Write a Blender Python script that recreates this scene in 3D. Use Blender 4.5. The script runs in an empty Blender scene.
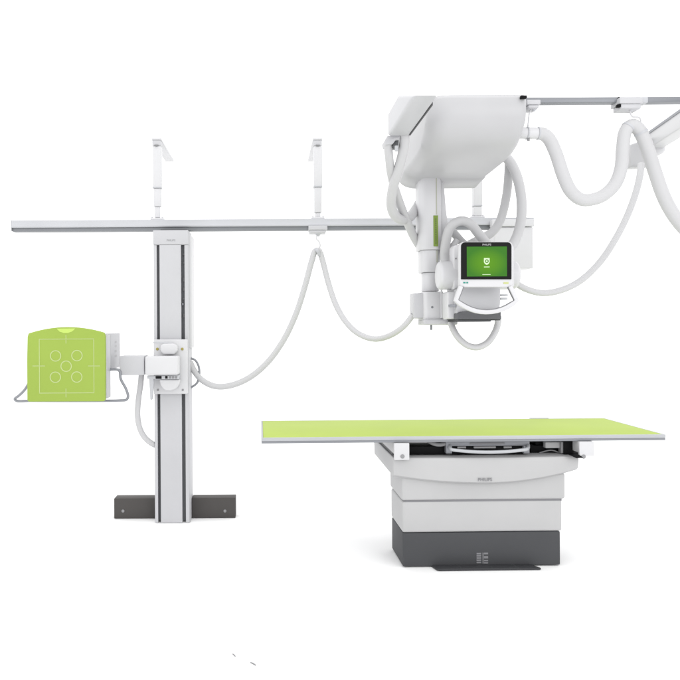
import bpy, bmesh, math, random
from mathutils import Vector, Matrix

random.seed(4)
S = bpy.context.scene
C = S.collection
# ---------------------------------------------------------------- camera frame
F, CX, CY, H, ROLL = 680.0, 270.0, 325.0, 1.47, math.radians(0.33)
_c, _s = math.cos(ROLL), math.sin(ROLL)


def P(px, py, Y):
    """metres of a point at depth Y"""
    dx, dy = px - CX, py - CY
    x = _c * dx - _s * dy
    y = _s * dx + _c * dy
    return Vector((x * Y / F, Y, H - y * Y / F))


def W(px, Y):
    return px * Y / F


# ---------------------------------------------------------------- materials
KA = 0.745   # paint tones under the over-lit white studio


def mat(name, col, rough=0.45, metal=0.0, spec=0.4, var=0.03, bump=0.02, scale=40.0, coat=0.0):
    if 'floor' not in name or 'plate' in name:
        col = [c * KA for c in col]
    m = bpy.data.materials.new(name)
    m.use_nodes = True
    nt = m.node_tree
    b = nt.nodes['Principled BSDF']
    b.inputs['Metallic'].default_value = metal
    b.inputs['Specular IOR Level'].default_value = spec
    b.inputs['Coat Weight'].default_value = coat
    tc = nt.nodes.new('ShaderNodeTexCoord')
    n1 = nt.nodes.new('ShaderNodeTexNoise')
    n1.inputs['Scale'].default_value = 3.0
    n1.inputs['Detail'].default_value = 5.0
    nt.links.new(tc.outputs['Object'], n1.inputs['Vector'])
    r = nt.nodes.new('ShaderNodeValToRGB')
    r.color_ramp.elements[0].position = 0.3
    r.color_ramp.elements[1].position = 0.7
    r.color_ramp.elements[0].color = (*[c * (1 - var) for c in col], 1)
    r.color_ramp.elements[1].color = (*[min(1, c * (1 + var)) for c in col], 1)
    nt.links.new(n1.outputs['Fac'], r.inputs['Fac'])
    nt.links.new(r.outputs['Color'], b.inputs['Base Color'])
    mr = nt.nodes.new('ShaderNodeMapRange')
    mr.inputs['To Min'].default_value = max(0.02, rough - 0.06)
    mr.inputs['To Max'].default_value = min(1, rough + 0.06)
    nt.links.new(n1.outputs['Fac'], mr.inputs['Value'])
    nt.links.new(mr.outputs['Result'], b.inputs['Roughness'])
    if bump:
        n2 = nt.nodes.new('ShaderNodeTexNoise')
        n2.inputs['Scale'].default_value = scale * 10
        n2.inputs['Detail'].default_value = 2.0
        nt.links.new(tc.outputs['Object'], n2.inputs['Vector'])
        bp = nt.nodes.new('ShaderNodeBump')
        bp.inputs['Strength'].default_value = bump
        bp.inputs['Distance'].default_value = 0.002
        nt.links.new(n2.outputs['Fac'], bp.inputs['Height'])
        nt.links.new(bp.outputs['Normal'], b.inputs['Normal'])
    return m


M = {}
M['white'] = mat('white_paint', (0.615, 0.617, 0.64), 0.42)
M['bright'] = mat('bright_white_plastic', (0.74, 0.74, 0.76), 0.38)
M['shell'] = mat('shell_plastic', (0.58, 0.58, 0.595), 0.4)
M['table'] = mat('table_enamel', (0.575, 0.575, 0.58), 0.5, spec=0.2)
M['hose'] = mat('hose_sleeve', (0.65, 0.65, 0.662), 0.6, spec=0.25, var=0.02, bump=0)
M['rail'] = mat('rail_enamel', (0.60, 0.61, 0.64), 0.35)
M['alu'] = mat('anodised_aluminium', (0.30, 0.31, 0.335), 0.42, metal=0.3, spec=0.3)
M['edge'] = mat('edge_aluminium', (0.53, 0.545, 0.57), 0.4, metal=0.2)
M['shade_and_clip'] = mat('dark_shade_and_clip', (0.15, 0.15, 0.155), 0.6, spec=0.1)  # painted shade of gaps, also the belt clips
M['shade_and_print'] = mat('grey_shade_and_print', (0.27, 0.27, 0.285), 0.5, spec=0.2)  # painted bevel shade of the handle, also grooves and print
M['shade_and_screw'] = mat('dark_grey_shade_and_screw', (0.26, 0.27, 0.29), 0.5)  # painted shade of the rail lip, also pin and screw
M['slate'] = mat('slate_grey_plastic', (0.088, 0.090, 0.096), 0.55, spec=0.12)
M['foot'] = mat('foot_grey_steel', (0.098, 0.092, 0.089), 0.55, spec=0.15)
M['plate'] = mat('dark_floor_plate', (0.062, 0.063, 0.068), 0.45, spec=0.15)
M['collim'] = mat('collimator_grey', (0.135, 0.137, 0.145), 0.45, spec=0.2)
M['black'] = mat('black_plastic', (0.008, 0.008, 0.009), 0.5, spec=0.08)
M['bezel'] = mat('black_bezel', (0.016, 0.016, 0.016), 0.4, spec=0.06)
M['groove'] = mat('groove_steel', (0.13, 0.135, 0.145), 0.5)
M['grip'] = mat('grip_grey', (0.33, 0.34, 0.37), 0.38, metal=0.3)
M['seam'] = mat('seam_grey', (0.33, 0.33, 0.34), 0.6)
M['mat'] = mat('lime_mat', (0.52, 0.66, 0.148), 0.6, spec=0.10, var=0.035)
M['green'] = mat('lime_detector_face', (0.385, 0.525, 0.10), 0.6, spec=0.12, var=0.02)
M['lime'] = mat('pale_lime_inlay', (0.60, 0.80, 0.16), 0.5, var=0.02)
M['mark'] = mat('pale_marking_paint', (0.55, 0.66, 0.28), 0.6, var=0.01, bump=0)
M['olive'] = mat('green_label_strip', (0.22, 0.33, 0.05), 0.5, var=0.06)
M['olive_ink'] = mat('dark_olive_ink', (0.13, 0.20, 0.035), 0.5, bump=0)
M['ink'] = mat('grey_ink', (0.30, 0.30, 0.31), 0.6, bump=0)
M['paleink'] = mat('pale_ink', (0.55, 0.55, 0.56), 0.5, bump=0)
M['teal'] = mat('teal_button', (0.03, 0.30, 0.24), 0.5, bump=0)
M['yellow'] = mat('yellow_green_button', (0.62, 0.66, 0.28), 0.5, bump=0)
M['brass'] = mat('brass_screw', (0.42, 0.36, 0.10), 0.4, metal=0.3, bump=0)
M['seamy'] = mat('yellowish_seam', (0.50, 0.51, 0.42), 0.5, bump=0)
M['floor'] = mat('white_studio_floor', (0.95, 0.95, 0.95), 0.9, spec=0.0, var=0.004, bump=0)


def screen_mat():
    m = bpy.data.materials.new('lit_green_screen')
    m.use_nodes = True
    nt = m.node_tree
    b = nt.nodes['Principled BSDF']
    tc = nt.nodes.new('ShaderNodeTexCoord')
    mp = nt.nodes.new('ShaderNodeMapping')
    mp.inputs['Location'].default_value = (-0.5, -0.5, -0.45)
    nt.links.new(tc.outputs['Generated'], mp.inputs['Vector'])
    ln = nt.nodes.new('ShaderNodeVectorMath')
    ln.operation = 'LENGTH'
    nt.links.new(mp.outputs['Vector'], ln.inputs[0])
    r = nt.nodes.new('ShaderNodeValToRGB')
    e = r.color_ramp.elements
    e[0].position, e[0].color = 0.05, (0.31, 0.56, 0.008, 1)
    e[1].position, e[1].color = 0.72, (0.06, 0.235, 0.03, 1)
    x = e.new(0.4)
    x.color = (0.17, 0.42, 0.018, 1)
    nt.links.new(ln.outputs['Value'], r.inputs['Fac'])
    b.inputs['Base Color'].default_value = (0.006, 0.012, 0.003, 1)
    b.inputs['Roughness'].default_value = 0.25
    b.inputs['Specular IOR Level'].default_value = 0.03
    nt.links.new(r.outputs['Color'], b.inputs['Emission Color'])
    b.inputs['Emission Strength'].default_value = 0.95
    return m


def glow_mat():
    m = bpy.data.materials.new('lit_screen_emblem')
    m.use_nodes = True
    b = m.node_tree.nodes['Principled BSDF']
    b.inputs['Base Color'].default_value = (0.3, 0.35, 0.25, 1)
    b.inputs['Emission Color'].default_value = (0.55, 0.76, 0.42, 1)
    b.inputs['Emission Strength'].default_value = 0.55
    return m


M['screen'] = screen_mat()
M['glow'] = glow_mat()


# ---------------------------------------------------------------- mesh builder
class B:
    def __init__(self):
        self.bm = bmesh.new()

    def _merge(self, t, bev=0.0, seg=2, ang=30):
        bmesh.ops.recalc_face_normals(t, faces=t.faces)
        if bev > 0:
            t.normal_update()
            es = [e for e in t.edges if len(e.link_faces) == 2 and e.calc_face_angle(0) > math.radians(ang)]
            bmesh.ops.bevel(t, geom=es, offset=bev, segments=seg, profile=0.5, affect='EDGES', clamp_overlap=True)
        me = bpy.data.meshes.new('tmp')
        t.to_mesh(me)
        t.free()
        self.bm.from_mesh(me)
        bpy.data.meshes.remove(me)
        return self

    def box(self, x0, x1, y0, y1, z0, z1, bev=0.004, seg=2):
        t = bmesh.new()
        bmesh.ops.create_cube(t, size=1.0)
        for v in t.verts:
            v.co = Vector((x0 + (v.co.x + .5) * (x1 - x0), y0 + (v.co.y + .5) * (y1 - y0), z0 + (v.co.z + .5) * (z1 - z0)))
        return self._merge(t, bev, seg)

    def fbox(self, px0, px1, py0, py1, Y0, Y1, bev=0.004, seg=2):
        """box whose front face at depth Y0 spans the given outline"""
        a = P(px0, (py0 + py1) / 2, Y0)
        b = P(px1, (py0 + py1) / 2, Y0)
        t = P((px0 + px1) / 2, py0, Y0)
        u = P((px0 + px1) / 2, py1, Y0)
        return self.box(a.x, b.x, Y0, Y1, u.z, t.z, bev, seg)

    def prism(self, pts, axis, a0, a1, bev=0.0, seg=2, ang=30):
        t = bmesh.new()

        def mk(p, a):
            if axis == 'x':
                return (a, p[0], p[1])
            if axis == 'y':
                return (p[0], a, p[1])
            return (p[0], p[1], a)
        lo = [t.verts.new(mk(p, a0)) for p in pts]
        hi = [t.verts.new(mk(p, a1)) for p in pts]
        t.faces.new(lo)
        t.faces.new(hi[::-1])
        n = len(pts)
        for i in range(n):
            j = (i + 1) % n
            t.faces.new((lo[i], hi[i], hi[j], lo[j]))
        return self._merge(t, bev, seg, ang)

    def fprism(self, pix, Y0, Y1, bev=0.0, seg=2, ang=30):
        pts = [(P(a, b, Y0).x, P(a, b, Y0).z) for a, b in pix]
        return self.prism(pts, 'y', Y0, Y1, bev, seg, ang)

    def cyl(self, p0, p1, r0, r1=None, n=24, bev=0.0, seg=2):
        r1 = r0 if r1 is None else r1
        p0, p1 = Vector(p0), Vector(p1)
        d = (p1 - p0)
        q = d.to_track_quat('Z', 'Y').to_matrix().to_4x4()
        t = bmesh.new()
        bmesh.ops.create_cone(t, cap_ends=True, segments=n, radius1=r0, radius2=r1, depth=d.length,
                              matrix=Matrix.Translation((p0 + p1) / 2) @ q)
        return self._merge(t, bev, seg, 50)

    def ring(self, p, r, w, h, n=40):
        """flat ring facing -Y at point p"""
        t = bmesh.new()
        rows = []
        for i in range(n):
            a = 2 * math.pi * i / n
            rows.append([t.verts.new((p[0] + rr * math.cos(a), yy, p[2] + rr * math.sin(a)))
                         for rr, yy in ((r - w / 2, p[1]), (r + w / 2, p[1]), (r + w / 2, p[1] - h), (r - w / 2, p[1] - h))])
        for i in range(n):
            a, b = rows[i], rows[(i + 1) % n]
            for k in range(4):
                l = (k + 1) % 4
                t.faces.new((a[k], a[l], b[l], b[k]))
        return self._merge(t)

    def tube(self, pts, r, n=18, sub=10, flat=None, smooth=True):
        """round tube along a smooth path of world points"""
        pts = [Vector(p) for p in pts]
        rs = r if isinstance(r, (list, tuple)) else [r] * len(pts)
        path, rad = [], []
        if smooth:
            m = len(pts)
            for i in range(m - 1):
                p0 = pts[i - 1] if i else pts[0] * 2 - pts[1]
                p1, p2 = pts[i], pts[i + 1]
                p3 = pts[i + 2] if i + 2 < m else pts[-1] * 2 - pts[-2]
                # centripetal Catmull-Rom
                t0 = 0.0
                t1 = t0 + max(1e-5, (p1 - p0).length) ** .5
                t2 = t1 + max(1e-5, (p2 - p1).length) ** .5
                t3 = t2 + max(1e-5, (p3 - p2).length) ** .5
                for k in range(sub):
                    u = k / sub
                    t = t1 + (t2 - t1) * u
                    A1 = p0 * ((t1 - t) / (t1 - t0)) + p1 * ((t - t0) / (t1 - t0))
                    A2 = p1 * ((t2 - t) / (t2 - t1)) + p2 * ((t - t1) / (t2 - t1))
                    A3 = p2 * ((t3 - t) / (t3 - t2)) + p3 * ((t - t2) / (t3 - t2))
                    B1 = A1 * ((t2 - t) / (t2 - t0)) + A2 * ((t - t0) / (t2 - t0))
                    B2 = A2 * ((t3 - t) / (t3 - t1)) + A3 * ((t - t1) / (t3 - t1))
                    path.append(B1 * ((t2 - t) / (t2 - t1)) + B2 * ((t - t1) / (t2 - t1)))
                    rad.append(rs[i] + (rs[i + 1] - rs[i]) * u)
            path.append(pts[-1])
            rad.append(rs[-1])
        else:
            path, rad = pts, list(rs)
        t = bmesh.new()
        prev = None
        nrm = None
        rings = []
        for i, p in enumerate(path):
            d = (path[min(i + 1, len(path) - 1)] - path[max(i - 1, 0)]).normalized()
            if nrm is None:
                nrm = d.orthogonal().normalized()
            else:
                nrm = (nrm - d * nrm.dot(d)).normalized()
            bi = d.cross(nrm)
            rings.append([t.verts.new(p + (nrm * math.cos(2 * math.pi * k / n) + bi * math.sin(2 * math.pi * k / n)) * rad[i])
                          for k in range(n)])
        for a, b in zip(rings, rings[1:]):
            for k in range(n):
                l = (k + 1) % n
                t.faces.new((a[k], a[l], b[l], b[k]))
        t.faces.new(rings[0][::-1])
        t.faces.new(rings[-1])
        return self._merge(t)

    def ribbed(self, pix, wpx):
        """hose with fine ribs along a smooth path"""
        pre = B()
        pts = [P(*p) for p in pix]
        path = []
        m = len(pts)
        for i in range(m - 1):
            p0 = pts[i - 1] if i else pts[0] * 2 - pts[1]
            p1, p2 = pts[i], pts[i + 1]
            p3 = pts[i + 2] if i + 2 < m else pts[-1] * 2 - pts[-2]
            for k in range(16):
                u = k / 16
                path.append(.5 * (2 * p1 + (p2 - p0) * u + (2 * p0 - 5 * p1 + 4 * p2 - p3) * u * u + (3 * p1 - p0 - 3 * p2 + p3) * u ** 3))
        path.append(pts[-1])
        out, acc, step = [path[0]], 0.0, 0.0065
        for a, b in zip(path, path[1:]):
            L = (b - a).length
            pos = step - acc
            while pos <= L:
                out.append(a + (b - a) * (pos / L))
                pos += step
            acc = (acc + L) % step
        out.append(path[-1])
        pre.bm.free()
        return self.tube(out, [wpx * p.y / F / 2 * (1.006 if i % 2 else .985) for i, p in enumerate(out)], 24, smooth=False)

    def ptube(self, pix, wpx, n=18, sub=10, smooth=True):
        """tube through (px, py, depth) stations, wpx wide"""
        ws = wpx if isinstance(wpx, (list, tuple)) else [wpx] * len(pix)
        return self.tube([P(*p) for p in pix], [w * p[2] / F / 2 for w, p in zip(ws, pix)], n, sub, smooth=smooth)

    def text(self, s, px, py, Y, wpx, hpx=None, lift=0.0008):
        cu = bpy.data.curves.new('t', 'FONT')
        cu.body = s
        cu.align_x = 'CENTER'
        cu.align_y = 'CENTER'
        cu.extrude = 0.002
        o = bpy.data.objects.new('t', cu)
        C.objects.link(o)
        bpy.context.view_layer.update()
        me = bpy.data.meshes.new_from_object(o.evaluated_get(bpy.context.evaluated_depsgraph_get()))
        bpy.data.objects.remove(o)
        bpy.data.curves.remove(cu)
        xs = [v.co.x for v in me.vertices]
        ys = [v.co.y for v in me.vertices]
        k = W(wpx, Y) / (max(xs) - min(xs))
        kz = k if hpx is None else W(hpx, Y) / (max(ys) - min(ys))
        c = P(px, py, Y)
        mx, my = (max(xs) + min(xs)) / 2, (max(ys) + min(ys)) / 2
        for v in me.vertices:
            v.co = Vector((c.x + (v.co.x - mx) * k, Y - lift + (0.0015 if v.co.z < 0 else 0), c.z + (v.co.y - my) * kz))
        self.bm.from_mesh(me)
        bpy.data.meshes.remove(me)
        return self


def thing(name, label, cat, loc=(0, 0, 0), rotz=0.0, group=None):
    o = bpy.data.objects.new(name, None)
    o.empty_display_size = 0.1
    C.objects.link(o)
    o.location = loc
    o.rotation_euler = (0, 0, rotz)
    o['label'] = label
    o['category'] = cat
    o['org'] = list(loc)
    if group:
        o['group'] = group
    return o


def obj(name, b, m, parent=None, smooth=38):
    me = bpy.data.meshes.new(name)
    b.bm.normal_update()
    b.bm.to_mesh(me)
    b.bm.free()
    me.materials.append(M[m] if isinstance(m, str) else m)
    o = bpy.data.objects.new(name, me)
    C.objects.link(o)
    if parent is not None:
        r = parent
        while r.parent:
            r = r.parent
        org = Vector(r['org']) if 'org' in r else Vector()
        o.parent = parent
    else:
        xs = [v.co for v in me.vertices]
        org = Vector(((min(v.x for v in xs) + max(v.x for v in xs)) / 2, (min(v.y for v in xs) + max(v.y for v in xs)) / 2,
                      min(v.z for v in xs)))
        o.location = org
        o['org'] = list(org)
    me.transform(Matrix.Translation(-org))
    for p in me.polygons:
        p.use_smooth = True
    me.set_sharp_from_angle(angle=math.radians(smooth))
    return o


def many(name, builders, m, parent):
    return [obj(name, b, m, parent) for b in builders]


def tag(o, label, cat, group=None):
    o['label'] = label
    o['category'] = cat
    if group:
        o['group'] = group
    return o


# ---------------------------------------------------------------- setting
fl = B()
t = bmesh.new()
bmesh.ops.create_grid(t, x_segments=1, y_segments=1, size=40)
fl._merge(t)
f = obj('floor', fl, 'floor')
f['kind'] = 'structure'

# ================================================================ PATIENT TABLE
YT = 4.05
TB = thing('patient_table', 'long patient table with lime green top on a stepped grey pedestal', 'table',
           (P(470, 568, 4.12).x, 4.12, 0), math.radians(0.9))
zt0 = P(464, 442, YT).z
zt1 = P(464, 436.4, YT).z
tx0, tx1 = P(261.0, 438, YT).x, P(667.5, 438, YT).x
ty0, ty1 = YT, YT + 0.725
# tabletop slab with a stepped aluminium edge
top = B().box(tx0 + .006, tx1 - .006, ty0 + .004, ty1 - .004, zt0 + .006, zt1 - 0.004, .002)
TOP = obj('tabletop', top, 'rail', TB)
e = B()
for y0, y1 in ((ty0, ty0 + .014), (ty1 - .014, ty1)):
    e.box(tx0, tx1, y0, y1, zt0 + .014, zt1 + .0015, .003)
for x0, x1 in ((tx0, tx0 + .012), (tx1 - .012, tx1)):
    e.box(x0, x1, ty0 + .0145, ty1 - .0145, zt0 + .014, zt1 + .0015, .003)
obj('edge_trim', e, 'edge', TOP)
e = B().box(tx0 + .001, tx1 - .001, ty0 + .0015, ty0 + .05, zt0, zt0 + .0135, .003)
e.box(tx0 + .001, tx1 - .001, ty1 - .05, ty1 - .0015, zt0, zt0 + .0135, .003)
obj('accessory_rail', e, 'alu', TOP)
obj('mat', B().box(tx0 + .0125, tx1 - .0125, ty0 + .0145, ty1 - .0145, zt1 - .006, zt1 + .001, .001), 'mat', TOP)
hb = B().fbox(533, 551, 417.9, 421.5, ty1 - .012, ty1 + .02, .004)
obj('rear_grip', hb, 'bright', TB)
# brackets running under the top
for i, (x0, x1, yb, sx, sy) in enumerate(((394, 409, 460, 402, 456.2), (580, 595, 457.5, 584.2, 457.0))):
    yb_z = P(400, yb, 4.03).z
    k = B().box(P(x0, 450, 4.03).x, P(x1, 450, 4.03).x, 4.030, 4.052, yb_z, zt0 - .001, .004)
    BR = obj('support_bracket', k, 'bright', TB)
    k = B().box(P(x0, 450, 4.03).x + .001, P(x1, 450, 4.03).x - .001, 4.0525, 4.76, .698, zt0 - .001, .003)
    obj('bracket_arm', k, 'table', BR)
    k = B().box(P(x0, 450, 4.03).x + .005, P(x1, 450, 4.03).x - .005, 4.12, 4.73, .683, .6975, 0)
    obj('gap_shade', k, 'shade_and_clip', BR)  # dark block standing in for the shade in the gap below the arm
    c = P(sx, sy, 4.03)
    obj('screw', B().cyl((c.x, 4.027, c.z), (c.x, 4.045, c.z), W(2.1, 4.08), n=20, bev=.001), 'seam', BR)
# under-top mechanism
mz = zt0 - .001
many('cross_beam', [B().fbox(408, 447, 446.3, 454.4, 4.135, 4.26, .003), B().fbox(531, 580, 445.5, 454.6, 4.19, 4.34, .003)], 'black', TB)
many('end_block', [B().fbox(437, 447.5, 441.8, 446.2, 4.16, 4.25, .003), B().fbox(564.6, 579.6, 441.2, 455.0, 4.12, 4.185, .003),
                   B().fbox(536, 545, 442, 445.3, 4.2, 4.3, .003)], 'black', TB)
obj('stop_pad', B().fprism([(570, 455.4), (580, 455.4), (584, 458.2), (577, 458.6)], 4.025, 4.06, .001), 'black', TB)
obj('brake_motor', B().fbox(546, 561, 442.4, 448.6, 4.145, 4.185, .006), 'table', TB)
obj('brake_plate', B().fbox(561.6, 564.3, 442.2, 453.6, 4.13, 4.17, .002), 'seam', TB)
many('cable', [B().tube([P(428, 440.8, 4.15), P(434, 443.8, 4.13), P(440, 444.6, 4.125), P(447, 443.2, 4.12)], .012),
               B().tube([P(540, 453, 4.17), P(552, 450.5, 4.165), P(561.4, 453.5, 4.17)], .004)], 'seam', TB)
# detector tray
tr = B().fbox(446, 530, 441.5, 446, 4.10, 4.5, .003)
tr.fbox(446, 452, 446, 453.6, 4.10, 4.5, .003).fbox(524, 530, 446, 453.6, 4.10, 4.5, .003)
TR = obj('detector_tray', tr, 'grip', TB)
k = B().fbox(452.3, 523.7, 446.2, 454.4, 4.125, 4.48, .003)
obj('tray_interior', k, 'black', TR)
many('tray_latch', [B().fbox(a, b, 446.6, 448.4, 4.11, 4.1245, .001) for a, b in ((457.5, 466), (474, 496), (504, 512))], 'seam', TR)
obj('tray_slot', B().fbox(470, 505, 442.6, 444.6, 4.096, 4.1005, .001), 'shade_and_print', TR)
arc = [(449.5, 445, 4.105), (449.8, 448.2, 4.07)]
for i in range(9):
    u = i / 8
    arc.append((452 + 74 * u, 449.6 + 2.6 * (1 - (2 * u - 1) ** 2), 4.05 - 0.02 * (1 - (2 * u - 1) ** 2)))
arc += [(528.2, 448.2, 4.07), (528.5, 445, 4.105)]
obj('handle', B().ptube(arc, 3.4, n=14, sub=6), 'edge', TR)

# upper cover: bulged apron with curved lower edge
bm = bmesh.new()
N = 36
x0, x1 = P(393.0, 465, 4.07).x, P(579.6, 465, 4.07).x
zt = P(480, 455.5, 4.12).z
zend, zend2, zmid = P(392, 476.8, 4.07).z, P(579, 470.6, 4.07).z, P(488, 484.6, 4.045).z
secs = []
for i in range(N + 1):
    u = 2 * i / N - 1
    x = (x0 + x1) / 2 + u * (x1 - x0) / 2
    g = 1 - abs(u) ** 2.0
    yf = 4.07 - .025 * g
    ze = zend + (zend2 - zend) * (u > 0)
    zb = ze + (zmid - ze) * g
    ytop = yf + .006
    ins = 0.055 * max(0, abs(u) - .86) / .14
    secs.append([bm.verts.new(p) for p in ((x, ytop, zt), (x, yf, zt - .02), (x, yf + .008, zb + .012), (x, yf + .024, zb),
                                             (x, 4.74, zb + .01), (x, 4.76, zt - .03), (x, 4.75, zt))])
for a, b in zip(secs, secs[1:]):
    for k in range(7):
        l = (k + 1) % 7
        bm.faces.new((a[k], a[l], b[l], b[k]))
bm.faces.new(secs[0])
bm.faces.new(secs[-1][::-1])
k = B()._merge(bm, .006, 3, 50)
UP = obj('upper_cover', k, 'table', TB)
obj('lettering', B().text('PHILIPS', 485, 479.6, 4.0465, 14), 'shade_and_print', UP)
# telescopic pedestal sections
k = B().fbox(401.3, 566, 474, 500.0, 4.100, 4.46, .014, 4)
MID = obj('middle_cover', k, 'table', TB)
obj('groove', B().fbox(403.4, 562.3, 499.6, 501.6, 4.109, 4.45, .0), 'shade_and_print', MID)
obj('lower_cover', B().fbox(402.0, 562.8, 500.9, 532.0, 4.105, 4.455, .014, 4), 'table', TB)
gz = P(480, 532.2, 4.110).z
BS = obj('base_cover', B().box(P(402.6, 550, 4.110).x, P(561.0, 550, 4.110).x, 4.110, 4.45, 0.006, gz, .008, 3), 'slate', TB)
# emblem on the base: two small blocks of bars
many('emblem_bar', [B().fbox(476.6, 481.2, 553.0 + r * 2.2, 554.5 + r * 2.2, 4.1088, 4.1115, 0) for r in range(5)]
     + [B().fbox(482.6, 483.6, 552.8, 563.6, 4.1088, 4.1115, 0)]
     + [B().fbox(484.0, 488.2, a, b, 4.1088, 4.1115, 0) for a, b in ((552.8, 554.4), (556.2, 558.6), (560.0, 561.4), (562.2, 563.6))], 'shade_and_print', BS)
zf = .006
pl = B().prism([(P(432, 566, 4.10).x, 4.106), (P(531, 566, 4.10).x, 4.106), (P(541.5, 572, 4.04).x, 4.042), (P(437.5, 572, 4.04).x, 4.042)],
               'z', 0.003, 0.016, .003)
FP = obj('foot_plate', pl, 'plate', TB)
for a in (456, 487, 512):
    p0, p1 = P(a, 566, 4.10), P(a + 5, 571, 4.046)
    k = B().prism([(p0.x, 4.104), (p0.x + .006, 4.104), (p1.x + .006, 4.048), (p1.x, 4.048)], 'z', .0155, .0172)
    obj('plate_rib', k, 'slate', FP)

# ================================================================ WALL STAND
YC = 5.06
WS = thing('wall_stand', 'tall white floor column carrying a lime green square detector on its side arm', 'x-ray stand',
           (P(172, 522, YC).x, 5.18, 0))


def cx(px):
    return P(px, 380, YC).x


ztop = P(172, 230.2, YC).z
zcap = P(172, 245, YC).z
# plan profile with two deep slots
plan = [(cx(154), YC + .01), (cx(154.6), YC), (cx(157.3), YC), (cx(157.3), YC + .07), (cx(160.3), YC + .07), (cx(160.3), YC - .004),
        (cx(181.6), YC - .004), (cx(181.6), YC + .07), (cx(185.2), YC + .07), (cx(185.2), YC), (cx(188.4), YC), (cx(189), YC + .01),
        (cx(189), YC + .21), (cx(154), YC + .21)]
COL = obj('column', B().prism(plan, 'z', 0.004, zcap, 0), 'white', WS)
many('slot_lining', [B().box(cx(a), cx(b), YC + .03, YC + .069, 0.01, zcap - .002, 0) for a, b in ((157.4, 160.2), (181.7, 185.1))], 'groove', COL)
zz = zcap - .004
while zz > 1.55:
    zz -= random.uniform(.05, .14)
    obj('belt_clip', B().box(cx(183.3), cx(184.9), YC + .012, YC + .0299, zz, zz + random.uniform(.012, .035), .001), 'shade_and_clip', COL)
    if random.random() < .25:
        obj('belt_clip', B().box(cx(182.4), cx(183.8), YC + .008, YC + .0299, zz - .04, zz - .025, .001), 'grip', COL)
CAP = obj('head_cover', B().box(cx(153.8), cx(189.2), YC - .006, YC + .215, zcap + .0015, ztop, .006, 3), 'white', WS)
obj('lettering', B().text('PHILIPS', 171, 240.3, YC - .006, 8.5), 'ink', CAP)
k = B().box(cx(160.5), cx(187), YC + .05, YC + .19, ztop - .001, ztop + .014, 0)
obj('rail_seat', k, 'groove', CAP)
zsc0, zsc1 = P(190, 348, 5.2).z, P(190, 236, 5.2).z
obj('side_cover', B().box(cx(186.5), P(193.6, 300, 5.24).x, YC + .05, YC + .24, zsc0, zsc1, .012, 3), 'bright', WS)
zf = P(170, 498.2, 5.18).z
FT = obj('foot_beam', B().box(P(114, 508, 5.18).x, cx(154) - .001, 5.18, 5.29, 0.002, zf, .004), 'foot', WS)
k = B().cyl((P(123, 511, 5.18).x, 5.177, P(123, 511, 5.18).z), (P(123, 511, 5.18).x, 5.19, P(123, 511, 5.18).z), W(1.5, 5.18), bev=.001)
obj('bolt', k, 'seam', FT)
FT = obj('foot_beam', B().box(cx(189) + .001, P(235.5, 508, 5.18).x, 5.18, 5.29, 0.002, zf, .004), 'foot', WS)
k = B().cyl((P(225, 511, 5.18).x, 5.177, P(225, 511, 5.18).z), (P(225, 511, 5.18).x, 5.19, P(225, 511, 5.18).z), W(1.5, 5.18), bev=.001)
obj('bolt', k, 'seam', FT)
# sliding carriage
YP = 5.0
SC = obj('sliding_plate', B().fbox(153.6, 187.2, 339.5, 394, YP, YC - .006, .005, 3), 'bright', WS)
for sx, sy, nm, mm, rr in ((157.4, 349, 'brass_screw', 'brass', 1.4), (182.3, 349, 'brass_screw', 'brass', 1.4), (158, 390, 'screw', 'seam', 1.1), (182.8, 390, 'screw', 'seam', 1.1)):
    c = P(sx, sy, YP)
    obj(nm, B().cyl((c.x, YP - .004, c.z), (c.x, YP + .01, c.z), W(rr, YP), n=16, bev=.001), mm, SC)
obj('upper_boss', B().fprism([(160, 346), (163, 343.5), (174, 343.5), (177.5, 346), (177.5, 351), (174, 354.5), (163, 354.5), (160, 351)],
                             YP - .05, YP - .0005, .012, 4), 'bright', SC)
k = B().fprism([(159, 379.5), (180, 379.5), (179.5, 384), (176, 389), (170, 391), (165, 390.5), (160.5, 386)], YP - .06, YP - .0005, .012, 4)
obj('lower_knob', k, 'bright', SC)
k = B().tube([P(153.2, 342.3, YP - .02), P(160, 342.6, YP - .035), P(172, 343.2, YP - .03)], .004, n=10)
obj('release_lever', k, 'rail', SC)
AR = obj('side_arm', B().fbox(144.6, 178.5, 356.2, 375.2, 4.88, YP - .001, .016, 4), 'bright', WS)
obj('arm_link', B().fbox(119.5, 144.2, 356, 375.2, 4.905, 5.06, .005, 3), 'white', WS)
k = B().fbox(155, 179, 375.4, 379.3, 4.93, YP - .001, .002)
KP = obj('key_panel', k, 'rail', WS)
many('dark_key', [B().fbox(155.8, 161.5, 376, 378.8, 4.9275, 4.932, 0), B().fbox(165.2, 167.6, 376, 378.6, 4.9275, 4.932, 0)], 'black', KP)
many('grey_key', [B().fbox(169 + i * 3, 171 + i * 3, 376.2, 378.6, 4.9275, 4.932, 0) for i in range(3)], 'ink', KP)
k = B().fprism([(149, 378.5), (153.5, 378.5), (153.8, 383), (152, 400), (150.2, 400)], 4.93, 4.96, .004, 3)
k.fbox(147, 156, 375.6, 379, 4.93, 4.96, .003)
obj('brake_lever', k, 'rail', WS)
k = B().ptube([(190, 358, 5.2), (195, 360, 5.2), (198.6, 366, 5.2), (199.3, 375, 5.2), (197, 383, 5.2), (190.5, 388, 5.2)], 2.2, n=12)
obj('hose_bail', k, 'grip', WS)
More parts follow.
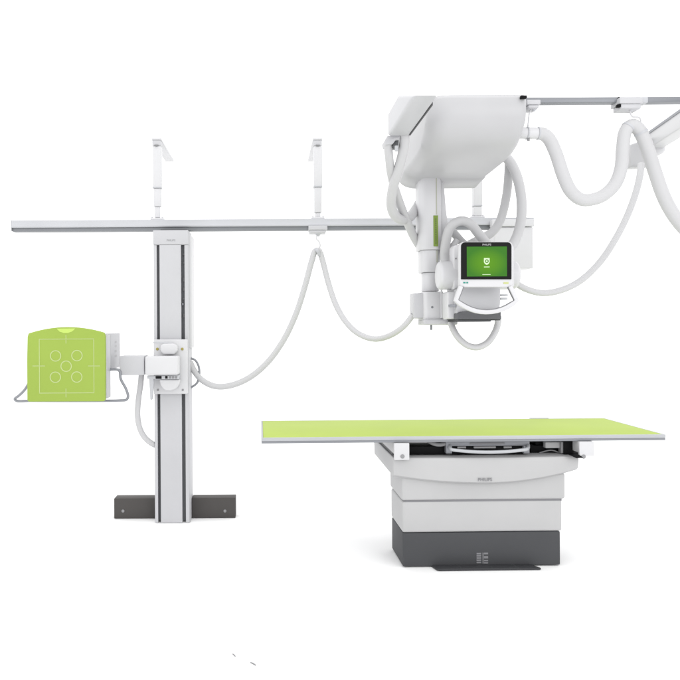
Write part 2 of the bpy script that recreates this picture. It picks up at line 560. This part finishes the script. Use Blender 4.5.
# detector
YD = 4.75
pts = []
for i in range(19):
    u = i / 18
    pts.append((28.2 + 75.6 * u, 333.4 - 6.0 * (1 - abs(2 * u - 1) ** 2.0) - 0.8 * u))
pix = [(27.0, 400.3), (26.8, 360), (27.2, 337.0)] + pts + [(105.0, 336.0), (105.2, 360), (105.0, 400.0), (103.6, 401.4), (28.4, 401.8)]
DH = obj('detector_housing', B().fprism(pix, YD, YD + .035, .010, 3), 'green', WS)
k = B().fprism([(56.5, 328.6), (75.5, 328.4), (72, 331.6), (68, 333), (63.5, 333), (59.5, 331.6)], YD - .0012, YD + .03, 0)
obj('centre_notch', k, 'lime', DH)
k = B()
hl = .0012
w = 0.55


def line(a, b, c, d):
    k.fbox(a, c, b, d, YD - hl, YD + .001, 0)


line(39, 338.7, 94.2, 338.7 + w * 1.3); line(39, 392.6, 94.2, 392.6 + w * 1.3)
line(39, 339.6, 39 + w * 1.3, 392.5); line(93.5, 339.6, 93.5 + w * 1.3, 392.5)
line(32.4, 365.6, 38.9, 366.3); line(39.9, 365.6, 45, 366.3); line(88, 365.6, 93.4, 366.3); line(94.3, 365.6, 100, 366.3)
line(65.6, 334.8, 66.3, 338.6); line(65.6, 339.7, 66.3, 343.5); line(65.6, 388.5, 66.3, 392.5); line(65.6, 393.5, 66.3, 397.3)
for a, b in ((55.6, 355.9), (77.0, 355.6), (66.2, 366.2), (55.4, 377.2), (76.8, 377.0)):
    k.ring(P(a, b, YD - .0001), W(5.2, YD), W(0.95, YD), hl)
obj('alignment_marking', k, 'mark', DH)
xs = P(105, 366, YD).x
obj('side_frame', B().box(xs - .5, xs + .002, YD + .0355, YD + .16, P(105, 400, YD).z + .004, P(105, 334.5, YD).z - .002, .004), 'white', WS)
SP = obj('side_panel', B().box(xs - .06, xs + .003, YD + .1605, 5.22, P(110, 368.8, 5.0).z, P(110, 333.4, 5.0).z, .004), 'white', WS)
for i, zc in enumerate((.62, .5, .36, .22)):
    z0, z1 = P(110, 368.8, 5.0).z, P(110, 333.4, 5.0).z
    zz = z0 + (z1 - z0) * (zc + .1)
    obj('panel_key', B().box(xs + .001, xs + .0042, 5.04, 5.10, zz, zz + .016, 0), 'paleink', SP)
k = B().ptube([(29, 383, 4.87), (24.5, 390, 4.88), (19, 395.5, 4.89), (14.8, 399, 4.9), (16.5, 400.8, 4.9), (30, 400.8, 4.9), (60, 400.9, 4.9),
               (106, 400.8, 4.9), (120, 400.5, 4.9), (126.4, 399.7, 4.9), (128, 396.5, 4.9), (126, 389, 4.9), (120.8, 379, 4.9), (119.8, 371.5, 4.9),
               (118, 369.7, 4.9), (109, 369.5, 4.9)], 2.7, n=12, sub=6)
obj('grab_rail', k, 'grip', WS)

# ================================================================ BACK RAIL, POSTS
YR = 5.2
BRL = thing('ceiling_rail', 'long pale grey horizontal rail across the back above the white column', 'rail', tuple(P(270, 231, YR)))
xa, xb = P(11.5, 225, YR).x, P(534, 221, YR).x
zr1, zrm, zr0 = P(270, 218.8, YR).z, P(270, 226.3, YR).z, P(270, 229.9, YR).z
prof = [(YR, zrm), (YR - .004, zrm + .006), (YR - .004, zrm + .012), (YR, zrm + .018), (YR, zr1 - .004), (YR + .004, zr1), (YR + .09, zr1), (YR + .09, zrm)]
obj('rail_profile', B().prism(prof, 'x', xa, xb, 0), 'rail', BRL)
obj('lower_lip_shade', B().box(xa + .002, P(499, 225, YR).x, YR + .012, YR + .08, zr0, zrm - .0005, .002), 'shade_and_screw', BRL)  # lower lip, its recessed down-facing shade put into a darker colour
obj('end_cap', B().box(xa - .004, xa - .0005, YR - .002, YR + .092, zr0 + .003, zr1 + .001, .001), 'rail', BRL)

JB = thing('junction_box', 'white box hung beneath the right end of the back rail, behind the screen', 'box', tuple(P(516, 272, 5.2)))
k = B().box(P(494, 245, 5.14).x, P(533.2, 245, 5.14).x, 5.14, 5.5, P(516, 268.5, 5.14).z, P(516, 227.0, 5.14).z, .008, 3)
obj('housing', k, 'bright', JB)
k = B().box(P(492.5, 245, 5.13).x, P(534.6, 245, 5.13).x, 5.13, YR - .005, P(516, 226.4, 5.13).z, P(516, 219.2, 5.13).z, .006, 3)
obj('lid', k, 'bright', JB)

ZC = P(157, 139, YR).z


def post(px, label, wl=7.2, y_seam=188, y_low=207):
    T = thing('ceiling_post', label, 'post', tuple(P(px, 219, YR + .045)), group='telescopic posts holding the back rail')
    Y = YR + .045

    def tub(w, py0, py1):
        h = W(w / 2, Y)
        c = P(px, (py0 + py1) / 2, Y)
        return B().box(c.x - h, c.x + h, Y - h, Y + h, P(px, py1, Y).z, P(px, py0, Y).z, .006, 3)
    obj('upper_tube', tub(8.4, 147, y_seam), 'bright', T)
    obj('tube_collar', tub(9.0, y_seam - .6, y_seam + .8), 'rail', T)
    obj('lower_tube', tub(wl, y_seam + .9, y_low), 'bright', T)
    obj('neck', tub(5.2, y_low + .1, 218), 'bright', T)
    c = P(px, 218.5, Y)
    FL = obj('flange', B().box(c.x - .05, c.x + .05, Y - .035, Y + .035, zr1 + .0005, zr1 + .014, .003), 'bright', T)
    many('bolt', [B().cyl((c.x + dx, Y - .02, zr1 + .013), (c.x + dx, Y - .02, zr1 + .022), .007, bev=.001) for dx in (-.04, .04)], 'rail', FL)
    z1 = P(px, 147, Y).z
    # head bracket and ceiling profile running back
    k = B().box(c.x - .033, c.x + .033, Y - .034, Y + .034, z1 + .0005, z1 + .045, .004)
    HB = obj('head_bracket', k, 'white', T)
    obj('clamp_nut', B().box(c.x - .016, c.x + .016, Y - .044, Y - .0345, z1 - .002, z1 + .009, .004, 3), 'seam', HB)
    k = B().box(c.x - .037, c.x + .037, Y - .04, Y + .66, z1 + .0455, z1 + .062, .003)
    obj('ceiling_profile', k, 'bright', T)
    return T


post(157.6, 'white telescopic post on the back rail directly above the tall column')
post(317.8, 'white telescopic post on the back rail above the hanging hose trolley', y_seam=187, y_low=213)
post(477, 'white telescopic post standing on the back rail below the ceiling carriage', wl=8.0, y_seam=206, y_low=216.5)


# ================================================================ HOSE TROLLEYS
def trolley(px, py0, py1, wpx, Y, hook, label, dark=False):
    T = thing('hose_trolley', label, 'trolley', tuple(P(px, py1, Y)), group='hose trolleys on the rails')
    m = (py0 + py1) / 2
    k = B().fbox(px - wpx / 2, px + wpx / 2, py0, m + .5, Y - .035, Y + .07, .004, 3)
    obj('carrier', k, 'white', T)
    k = B().fbox(px - wpx / 2 + 1, px + wpx / 2 - 1.6, m + .6, py1, Y - .03, Y + .06, .007, 3)
    obj('lower_block', k, 'white', T)
    k = B().cyl(P(px, py1 - .2, Y), P(px, py1 + 3.2, Y), W(4, Y), W(1.2, Y), n=20)
    obj('swivel', k, 'rail', T)
    obj('hook', B().ptube(hook, 1.5, n=10, sub=6), 'bright', T)
    if dark:
        many('rubber_stop', [B().fbox(px - wpx / 2 - 2.4, px - wpx / 2 + 1.2, m + 1.2, m + 4.2, Y - .03, Y - .005, .003),
                             B().fbox(px - wpx / 2 - 1.6, px - wpx / 2 - .2, py0 - .2, py0 + 4, Y - .01, Y - .003, .001)], 'black', T)
    return T


trolley(318, 225.4, 233.2, 19, YR + .02, [(317, 235.5, YR), (316.3, 238.5, YR), (318.5, 241, YR), (320, 244, YR), (319.6, 247.5, YR), (317, 250, YR)],
        'white trolley with a hook under the back rail, above the longest hanging hose')
YTR = 3.75
trolley(631.5, 97, 108.5, 23, YTR, [(630.3, 111, YTR), (630.8, 114.2, YTR), (632.5, 116.5, YTR), (638, 117, YTR), (640.3, 118.6, YTR), (640.4, 123, YTR),
                                   (638, 126, YTR)],
        'white trolley with black stop on the upper right rail, holding the thick hoses', dark=True)
trolley(534, 99.6, 108, 13.5, YTR, [(530.5, 110, YTR), (529.3, 114, YTR), (528.6, 120, YTR), (528, 126, YTR)],
        'small white trolley on the upper right rail, beside the big carriage housing')

# upper right rail
RL = thing('ceiling_rail', 'thin grey rail running from the carriage to the upper right edge', 'rail', tuple(P(600, 102, YTR)))
za, zb = P(600, 102.3, YTR).z, P(600, 97.0, YTR).z
obj('rail_profile', B().box(P(500, 100, YTR).x, P(800, 100, YTR).x, YTR, YTR + .05, za, zb, .003), 'alu', RL)
many('rail_joint', [B().fbox(a, b, 96.9, 102.4, YTR - .002, YTR + .052, .001) for a, b in ((624, 636), (640, 648))], 'rail', RL)

# front left overhead bar (running towards the camera)
FB = thing('overhead_beam', 'broad white overhead beam running forward at the left of the carriage', 'beam', tuple(P(398, 137, 3.6)))
bx0, bx1 = P(387.8, 137, 3.62).x, P(409, 134, 3.62).x
bz0 = P(398, 136.5, 3.62).z
bz1 = bz0 + .125
sl = 229 / 680.
pr = [(3.62, bz0), (3.62, bz1), ((bz1 - H) / sl, bz1), ((bz0 - H) / sl, bz0)]
pr = [(3.62, bz0), (3.62, bz1), ((bz1 - H) / sl + .002, bz1), ((bz0 - H) / sl + .002, bz0)]
obj('beam_cover', B().prism(pr, 'x', bx0, bx1, .016, 5), 'white', FB)
k = B().fprism([(387.6, 135.6), (400.5, 135.6), (399.5, 139.5), (396, 139.5), (393, 143.6), (386, 144.6), (384.7, 140.5)], 3.622, 3.72, .003)
obj('end_bracket', k, 'white', FB)
obj('gap_shadow_strip', B().box(bx1 + .0005, bx1 + .008, 3.12, 3.619, bz0 + .004, bz0 + .03, .002), 'shade_and_clip', FB)  # dark strip painting in the shadowed gap between beam and carriage
k = B().fprism([(392.5, 147), (393.5, 143), (396.5, 139.6), (399, 139.6), (398.6, 147.5)], 3.64, 3.70, .003)
obj('latch', k, 'collim', FB)
k = B().cyl(P(396.5, 146, 3.63), P(396.5, 151, 3.63), .010)
obj('plug', k, 'rail', FB)

# right depth beam with drive box
DB = thing('overhead_beam', 'white slanting beam with a grey drive box, behind the hoses at upper right', 'beam', tuple(P(645, 167, 4.55)))
a = P(651, 144, 4.62)
b = P(651 + 125 * .97, 63, 3.2)
b.z = a.z
d = (b - a).normalized()
sd = Vector((d.y, -d.x, 0)).normalized()
if sd.x > 0:
    sd = -sd
t = bmesh.new()
hw, hh = .048, .052
rings = []
for p in (a - d * .05, b):
    rings.append([t.verts.new(p + sd * u * hw + Vector((0, 0, v * hh))) for u, v in ((-1, -1), (1, -1), (1, 1), (-1, 1))])
for q in range(4):
    t.faces.new((rings[0][q], rings[0][(q + 1) % 4], rings[1][(q + 1) % 4], rings[1][q]))
t.faces.new(rings[0][::-1]); t.faces.new(rings[1])
obj('beam_profile', B()._merge(t, .008, 3), 'bright', DB)
t = bmesh.new()
rings = []
for p in (a - d * .02, b):
    q0 = p + sd * (hw + .001) + Vector((0, 0, hh - .004))
    rings.append([t.verts.new(q0 + sd * u + Vector((0, 0, v))) for u, v in ((-.006, -.004), (.004, -.004), (.004, .012), (-.006, .012))])
for q in range(4):
    t.faces.new((rings[0][q], rings[0][(q + 1) % 4], rings[1][(q + 1) % 4], rings[1][q]))
t.faces.new(rings[0][::-1]); t.faces.new(rings[1])
obj('edge_strip', B()._merge(t), 'grip', DB)
k = B().fprism([(630, 144.5), (636, 142.5), (648, 136.5), (655, 142), (656, 152), (650, 166.5), (630.5, 167)], 4.5, 4.58, .010, 3)
obj('drive_box', k, 'shell', DB)
k = B().cyl(P(653, 150, 4.6) + Vector((0, .06, 0)), P(653, 150, 4.6) + Vector((0, -.07, 0)), W(7.2, 4.6), n=32, bev=.012, seg=4)
obj('pulley_cap', k, 'bright', DB)

# ================================================================ CEILING CARRIAGE WITH TUBE HEAD
CR = thing('xray_tube_carriage', 'ceiling carriage with hanging column, x-ray tube head and green touch screen', 'x-ray tube', tuple(P(430, 325, 4.3)))
X0, X1 = .850, 1.366
YB = 4.47
prof = [(3.60, 2.682), (3.585, 2.66), (3.583, 2.60), (3.59, 2.555), (3.612, 2.512), (3.65, 2.472), (3.71, 2.437), (3.80, 2.412), (3.92, 2.398), (4.10, 2.391),
        (4.285, 2.386), (4.292, 2.377), (4.38, 2.368), (4.455, 2.358), (4.47, 2.366), (4.475, 2.42), (4.475, 2.682)]
bm = bmesh.new()
# lofted across X with rounded, drafted flanks
cols = []
NX = 30
for i in range(NX + 1):
    u = i / NX
    # flank parameter: angle spacing for roundness near ends
    a = -1 + 2 * u
    e = 1.0 - (1 - abs(a)) if True else 0
    x = (X0 + X1) / 2 + math.sin(a * math.pi / 2) * (X1 - X0) / 2
    d = min(x - X0, X1 - x)
    R = .11 if x < (X0 + X1) / 2 else .035
    k = 0.0 if d >= R else R - math.sqrt(max(0, R * R - (R - d) ** 2))
    row = []
    for (y, z) in prof:
        fy, fz = y, z
        if y < 3.75:
            fy = y + k * 0.9
        if z < 2.6 and y > 3.6:
            fz = z + k * (.55 if x < (X0 + X1) / 2 else .85) * min(1, (2.68 - z) / .2)
        row.append(bm.verts.new((x, fy, min(fz, 2.682))))
    cols.append(row)
for r0, r1 in zip(cols, cols[1:]):
    n = len(prof)
    for j in range(n):
        l = (j + 1) % n
        bm.faces.new((r0[j], r0[l], r1[l], r1[j]))
bm.faces.new(cols[0])
bm.faces.new(cols[-1][::-1])
obj('carriage_cover', B()._merge(bm), 'shell', CR, smooth=60)
many('roof_stop', [B().box(P(520, 97, 3.58).x, P(526, 97, 3.58).x, 3.565, 3.586, 2.652, 2.667, .002)], 'black', CR)
# hose outlet at the right flank
k = B().cyl(P(510, 132.6, 3.76), P(546, 133.6, 3.76), W(5.6, 3.76), n=28, bev=.003)
HO = obj('hose_outlet', k, 'bright', CR)
many('clamp_ring', [B().cyl(P(526.4, 133, 3.76), P(527.8, 133, 3.76), W(6.4, 3.76), n=28, bev=.001),
                    B().cyl(P(537.5, 133.4, 3.76), P(539, 133.4, 3.76), W(6.4, 3.76), n=28, bev=.001)], 'rail', HO)
obj('clamp_screw', B().cyl(P(528.5, 138.6, 3.75), P(528.5, 140.8, 3.75), .007), 'seam', HO)

# telescopic column
YK = 4.27


def kx(px, Y=YK):
    return P(px, 230, Y).x


def seg(px0, px1, py0, py1, Y0, Y1, r):
    x0, x1 = kx(px0, Y0), kx(px1, Y0)
    pts = []
    r = min(r, (x1 - x0) / 2 - .001, (Y1 - Y0) / 2 - .001)
    for qx, qy, a0 in ((x1 - r, Y1 - r, 0), (x0 + r, Y1 - r, 90), (x0 + r, Y0 + r, 180), (x1 - r, Y0 + r, 270)):
        for i in range(7):
            a = math.radians(a0 + 15 * i)
            pts.append((qx + r * math.cos(a), qy + r * math.sin(a)))
    return B().prism(pts, 'z', P(430, py1, Y0).z, P(430, py0, Y0).z, .003, 2, 60)


CL = obj('column_section', seg(420, 443.2, 168, 249.5, YK, YK + .17, .05), 'bright', CR)
k = B().box(kx(436.2), kx(437.1), YK - .0012, YK + .01, P(430, 214.5, YK).z, P(430, 172, YK).z, 0)
obj('seam', k, 'seamy', CL)
LB = obj('label_strip', B().box(kx(433.4), kx(438), YK - .003, YK + .01, P(430, 246.5, YK).z, P(430, 215.5, YK).z, .001), 'olive', CL)
zz = P(430, 244, YK).z
while zz < P(430, 219, YK).z:
    hh = random.uniform(.006, .011)
    obj('label_mark', B().box(kx(435.0), kx(436.4), YK - .0036, YK - .0025, zz, zz + hh, 0), 'olive_ink', LB)
    zz += hh + .005
k = B().fprism([(440, 180), (444, 180), (446.5, 210), (449.5, 232), (449, 252), (440, 252)], YK + .06, YK + .15, .012, 3)
obj('cable_fairing', k, 'bright', CR)
obj('column_section', seg(421.8, 441.5, 249.9, 272.0, YK + .01, YK + .16, .045), 'bright', CR)
obj('column_section', seg(424, 440.2, 272.5, 291.0, YK + .02, YK + .15, .045), 'bright', CR)
k = B().box(kx(438), kx(441), YK - .003, YK + .02, P(430, 261, YK).z, P(430, 250, YK).z, 0)
obj('seam', B().box(kx(436.9), kx(437.7), YK + .0088, YK + .02, P(430, 262, YK).z, P(430, 250.2, YK).z, 0), 'seamy', CL)
k.bm.free()
# swivel block
SW = obj('swivel_block', seg(423.2, 444, 291.6, 324.8, YK - .02, YK + .17, .03), 'bright', CR)
obj('side_pod', B().fbox(413.5, 424.6, 293, 318.5, YK + .0, YK + .12, .008, 3), 'white', CR)
k = B().fbox(424, 458, 319.2, 324.9, YK - .045, YK + .13, .010, 3)
obj('base_plate', k, 'white', CR)
c = P(431.2, 330, YK + .01)
k = B().cyl((c.x, c.y, P(431, 330, YK).z), (c.x, c.y, P(431, 324.5, YK).z), W(1.1, YK), bev=.001)
obj('pin', k, 'shade_and_screw', SW)
k = B().cyl((c.x, YK - .022, P(431, 307.3, YK).z), (c.x, YK - .012, P(431, 307.3, YK).z), W(1.2, YK), n=16)
obj('screw', k, 'shade_and_screw', SW)
obj('spring_rod', B().cyl(P(441.5, 288, YK - .03), P(441.5, 318, YK - .03), W(1.0, YK)), 'bright', CR)
# tube head
c0, c1 = P(437, 275, 4.20), P(456.5, 275, 4.20)
k = B().cyl((P(437.5, 275.5, 4.1).x, 4.10, P(450, 275.5, 4.1).z), (P(456, 275.5, 4.1).x, 4.10, P(450, 275.5, 4.1).z), W(14.3, 4.1), n=56, bev=.022, seg=5)
obj('tube_collar', k, 'bright', CR)
c0, c1 = P(455, 275, 4.2), P(519.5, 275, 4.2)
k = B().cyl((c0.x, 4.24, c0.z), (c1.x, 4.24, c0.z), W(14.5, 4.2), n=48, bev=.03, seg=5)
TH = obj('tube_housing', k, 'bright', CR)
c = P(506, 297, 4.1)
many('adjusting_knob', [B().fbox(500.8, 508.2, 294.2, 296.0, 4.1, 4.14, .003), B().fbox(500.8, 507.6, 297.6, 299.8, 4.1, 4.14, .003)], 'rail', CR)
k = B().fprism([(453.5, 247), (455.5, 244.8), (512, 244.5), (514.5, 247), (514.5, 287), (453.5, 289.5)], 4.02, 4.12, .012, 3)
BP = obj('head_cover', k, 'bright', CR)
c = P(455.8, 258.5, 4.02)
obj('screw', B().cyl((c.x, 4.017, c.z), (c.x, 4.03, c.z), W(.8, 4.02), n=12), 'ink', BP)
k = B().tube([P(447.6, 291.6, 4.01), P(452, 290.4, 4.0), P(458.5, 287.2, 4.0)], .0035, n=8)
obj('edge_gap', k, 'seam', BP)
# collimator
k = B().fprism([(456.5, 287), (500.5, 287), (500.5, 303), (499, 313.5), (456.5, 313.5), (447, 309)][:5], 4.0, 4.22, .006, 3)
CO = obj('collimator_body', k, 'white', CR)
k = B().fprism([(457.5, 314), (460, 312.0), (466, 311.0), (501, 311.0), (501.3, 319.4), (457.5, 319.4)], 3.97, 4.22, .005, 3)
obj('collimator_skirt', k, 'collim', CO)
many('filter_slot', [B().fbox(458, 491, 319.5, 321.8, 3.98, 4.2, .002), B().fbox(491.5, 500.5, 319.5, 320.4, 3.98, 4.2, .001)], 'slate', CO)
obj('side_latch', B().fbox(450, 456, 304.3, 307, 3.99, 4.03, .003), 'grip', CO)
obj('lower_body', B().fbox(447.5, 459, 291.5, 318.8, 4.05, 4.18, .010, 3), 'bright', CR)

# display panel
YS = 3.86


def rrect(x0, x1, y0, y1, r, rb=None):
    rb = r if rb is None else rb
    pts = []
    for qx, qy, a0, rr in ((x1 - r, y0 + r, -90, r), (x1 - rb, y1 - rb, 0, rb), (x0 + rb, y1 - rb, 90, rb), (x0 + r, y0 + r, 180, r)):
        for i in range(6):
            a = math.radians(a0 + 18 * i)
            pts.append((qx + rr * math.cos(a), qy + rr * math.sin(a)))
    return pts


DP = obj('display_panel', B().fprism(rrect(460, 513, 241.6, 287.2, 4.5, 2.5), YS, YS + .05, .006, 3), 'bright', CR)
obj('bezel', B().fprism(rrect(461.2, 511.6, 242.2, 279.3, 4, .6), YS - .006, YS + .003, .0015, 2), 'bezel', DP)
obj('screen', B().fbox(466.9, 507.0, 246.6, 276.4, YS - .0072, YS - .004, 0), 'screen', DP)
obj('lettering', B().text('PHILIPS', 486.8, 244.6, YS - .006, 8.6, 1.9), 'paleink', DP)
k = B().fprism([(484.0, 258.0), (489.6, 258.0), (489.7, 262.0), (488.6, 264.0), (486.8, 264.9), (485.0, 264.0), (483.9, 262.0)], YS - .0085, YS - .0071, 0)
obj('screen_emblem', k, 'glow', DP)
many('screen_caption', [B().fbox(484.0, 489.6, 266.6, 267.3, YS - .0082, YS - .0071, 0), B().fbox(482.4, 490.6, 274.3, 274.8, YS - .0082, YS - .0071, 0)], 'glow', DP)
obj('emblem_dot', B().ring(P(486.8, 261.2, YS - .0085), W(1.4, YS), W(.9, YS), .0006, n=20), 'screen', DP)
many('teal_button', [B().fbox(463.3, 465.6, 281.9, 283.4, YS - .0015, YS + .003, 0), B().fbox(466.4, 468.2, 281.9, 283.4, YS - .0015, YS + .003, 0)], 'teal', DP)
obj('yellow_button', B().fbox(503.6, 508.6, 282.2, 284.0, YS - .0015, YS + .003, 0), 'yellow', DP)
# handle band
yh = YS - .01
ctr = [(461.5, 286.0), (459.2, 292.5), (456.3, 300.3)]
for i in range(1, 12):
    u = i / 12
    ctr.append((456.3 + 61.4 * u, 300.6 + 11.6 * (1 - abs(2 * u - 1) ** 2.1)))
ctr += [(517.2, 300.4), (513.6, 292.5), (510.6, 286.0)]
outer, inner, inner2 = [], [], []
for i, p in enumerate(ctr):
    a, b = Vector(ctr[max(0, i - 1)]), Vector(ctr[min(len(ctr) - 1, i + 1)])
    d = (b - a).normalized()
    nn = Vector((-d.y, d.x))
    ww = 2.1
    outer.append((p[0] + nn.x * ww, p[1] + nn.y * ww))
    inner.append((p[0] - nn.x * ww, p[1] - nn.y * ww))
    inner2.append((p[0] - nn.x * (ww + .75), p[1] - nn.y * (ww + .75)))
k = B().fprism(outer + inner[::-1], yh, yh + .03, .005, 3)
HN = obj('handle', k, 'bright', DP)
obj('inner_bevel_shade', B().fprism([((a + c) / 2, (b + d) / 2) for (a, b), (c, d) in zip(ctr, inner)] + inner2[::-1], yh + .006, yh + .026, .001, 2), 'shade_and_print', HN)  # darker band painting in the shade on the handle's inner bevel

# ================================================================ HOSES
HG = 'white cable hoses'


def hose(pix, w, label, m='hose'):
    o = obj('cable_hose', B().ribbed(pix, w) if w > 7.5 else B().ptube(pix, w, n=20, sub=10), m, smooth=80)
    return tag(o, label, 'hose', HG)


# thick pair at the upper right
Yh = 3.76
HC = hose([(538, 133.4, Yh), (544, 134.6, Yh), (550, 140.5, Yh), (556.5, 155, Yh), (563, 175, Yh), (570, 190, Yh), (579, 198.5, Yh), (589, 200, Yh), (603, 195.5, Yh),
           (615, 184, Yh), (621, 168, Yh), (622.6, 150, Yh), (624.5, 134, Yh), (629, 126.5, Yh), (635, 124.8, Yh)], 12.4,
          'thick white hose sagging from the carriage housing to the right trolley')
HD = hose([(631.5, 125, Yh), (636, 127, Yh), (641, 133, Yh), (648, 150, Yh), (655, 172, Yh), (663, 195, Yh), (673, 214, Yh), (686, 230, Yh), (700, 238, Yh)], 12.6,
          'thick white hose hanging from the right trolley to the picture edge')
many('clamp', [B().ptube([(627.4, 128.0, Yh), (628.6, 126.6, Yh)], 13.0, n=24, smooth=False), B().ptube([(640.6, 132.0, Yh), (641.6, 133.8, Yh)], 13.4, n=24, smooth=False)], 'rail', HD)
# thin one from the drive box to the tube head
hose([(641, 164, 4.45), (640, 175, 4.42), (636, 192, 4.4), (628, 214, 4.38), (616, 238, 4.36), (600, 262, 4.34), (580, 281, 4.32), (560, 290.5, 4.3), (542, 293, 4.28),
      (526, 289, 4.26), (512, 281, 4.25)], 6.4, 'long pale hose from the grey drive box down to the tube head')
# pair behind the column on the right
hose([(509, 163, 4.36), (508.5, 176, 4.38), (507.0, 192, 4.4), (503.5, 210, 4.4), (498.5, 224, 4.38), (490, 234, 4.36), (478, 240, 4.34), (468, 246, 4.32), (462, 256, 4.30)], 8.5,
     'narrower white hose dropping from the carriage and curling behind the screen top')
hose([(506, 157, 4.3), (512, 165, 4.3), (518, 180, 4.29), (521.5, 200, 4.28), (521, 220, 4.26), (517, 236, 4.24), (510, 248, 4.22), (500, 256, 4.22)], 9.6,
     'outermost white hose bowing right of the screen from the carriage underside')
# arch over the tube head
hose([(447, 268, 4.24), (444.6, 256, 4.26), (445.6, 244, 4.24), (449, 230, 4.2), (455, 223, 4.18), (463, 221, 4.18), (471, 224.5, 4.18), (478, 233, 4.2), (486, 243, 4.22), (492, 252, 4.24)], 9.4,
     'white hose arching from the hanging column over to the screen')
hose([(447, 226, 4.4), (453, 232, 4.38), (460, 240, 4.36), (468, 248, 4.34)], 8.0, 'short white hose running straight beneath the arching hose')
hose([(440, 251, 4.33), (446, 250.5, 4.3), (452, 246.5, 4.28), (457, 240, 4.28)], 6.0, 'short thin white hose crossing just above the tube collar')
# left loops of the beam
hose([(404.5, 132, 3.63), (404.3, 142, 3.65), (402, 156, 3.7), (397, 174, 3.78), (392.5, 190, 3.88), (391.2, 204, 3.98), (394, 214, 4.06), (401, 219.5, 4.16), (409, 217.5, 4.28),
      (416, 209, 4.40), (423, 197, 4.50)], 9.8, 'white hose looping from the left overhead beam up to the hanging column')
hose([(387.8, 143, 3.66), (389, 156, 3.7), (390.5, 170, 3.78), (393.5, 184, 3.9), (399, 201, 4.05), (405.5, 218, 4.2), (413, 235, 4.34), (420, 247, 4.42)], 8.4,
     'white hose crossing behind the loop, from the left beam to the column back')
# loop under the collimator
hose([(450.5, 322, 4.22), (453, 329, 4.2), (459, 338.5, 4.18), (468, 345.6, 4.17), (477.5, 347.2, 4.17), (487, 343, 4.18), (494, 334, 4.2), (497.5, 325, 4.22), (498.5, 316, 4.22)], 6.4,
     'pale hose making a U loop below the collimator')
# back hose
hose([(320.2, 252.0, YR), (323, 262, YR), (329, 285, YR - .05), (336, 305, YR - .15), (346, 322, YR - .3), (360, 334.5, YR - .5), (376, 339, YR - .65), (392, 334.5, YR - .78),
      (404, 326, YR - .85), (413, 315, YR - .88)], 5.8, 'thin pale hose sagging from the back trolley right to the tube head')
HI = hose([(321, 252.5, YR), (318, 250.3, YR), (315, 251.5, YR), (312, 260, YR), (305, 286, YR), (296, 314, YR), (283, 341, YR), (266, 364, YR), (247, 379, YR), (228, 386, YR),
           (214, 386, YR), (202, 380, YR), (194, 370.5, YR), (190, 362, YR)], 6.0, 'long pale hose hanging from the back trolley left to the tall column')
obj('clamp', B().ptube([(315.5, 249.6, YR - .012), (317.5, 250.8, YR - .03), (319.4, 255.5, YR - .012)], 3.4, n=10), 'rail', HI)
hose([(141.6, 372, 5.02), (140.6, 384, 5.02), (138.4, 400, 5.02), (137.6, 415, 5.02), (139.4, 427, 5.03), (144.4, 437, 5.05), (152, 443.6, 5.08), (158, 446, 5.12)], 5.6,
     'pale hose drooping from the side arm to the left of the column')

# two slivers on the floor at the bottom
for (px, py), (qx, qy), lab in (((232.2, 654.2), (235.6, 656.6), 'tiny grey sliver on the white floor, left one of the pair'),
                                ((250.2, 662.8), (256, 665.6), 'tiny grey sliver on the white floor, right one of the pair')):
    Ya, Yb = F * H / (py - CY), F * H / (qy - CY)
    a, b = P(px, py, Ya), P(qx, qy, Yb)
    d = (b - a)
    k = B().prism([(a.x, a.y + .003), (a.x + d.x * .5, a.y + d.y * .5 + .008), (b.x, b.y + .002), (b.x - .002, b.y - .003),
                   (a.x + d.x * .5, a.y + d.y * .5 - .003), (a.x + .001, a.y - .002)], 'z', .001, .004, .0006)
    tag(obj('floor_scrap', k, 'seam'), lab, 'scrap', 'slivers on the floor')

# ================================================================ LIGHT, CAMERA
w = bpy.data.worlds.new('World')
S.world = w
w.use_nodes = True
bg = w.node_tree.nodes['Background']
bg.inputs['Color'].default_value = (1, 1, 1, 1)
bg.inputs['Strength'].default_value = 1.5


def area(name, loc, target, size, power, col=(1, 1, 1)):
    l = bpy.data.lights.new(name, 'AREA')
    l.shape = 'RECTANGLE'
    l.size, l.size_y = size
    l.energy = power
    l.color = col
    o = bpy.data.objects.new(name, l)
    C.objects.link(o)
    o.location = loc
    o.rotation_euler = (Vector(target) - Vector(loc)).to_track_quat('-Z', 'Y').to_euler()
    return o


area('overhead_softbox', (0.5, 3.6, 5.6), (0.5, 4.6, 0), (5, 4), 45)
area('key_softbox', (3.4, -1.2, 3.2), (0.4, 4.6, 1.2), (2.5, 2.0), 45)
area('high_side_softbox', (-3.6, 3.6, 3.7), (1.0, 4.1, 2.4), (1.6, 1.6), 8)

cam = bpy.data.cameras.new('camera')
cam.sensor_width = 36
cam.lens = 36 * F / 680
cam.shift_x = (340 - CX) / 680
cam.shift_y = -(340 - CY) / 680
cam.clip_end = 500
co = bpy.data.objects.new('camera', cam)
C.objects.link(co)
co.location = (0, 0, H)
co.rotation_euler = (Matrix.Rotation(math.radians(90), 3, 'X') @ Matrix.Rotation(-ROLL, 3, 'Z')).to_euler()
S.camera = co

for o in S.objects:
    if 'org' in o:
        del o['org']
vs = S.view_settings
vs.view_transform = 'Standard'
vs.look = 'None'
vs.exposure = 0
vs.gamma = 1
S.render.film_transparent = False
S.cycles.use_denoising = True
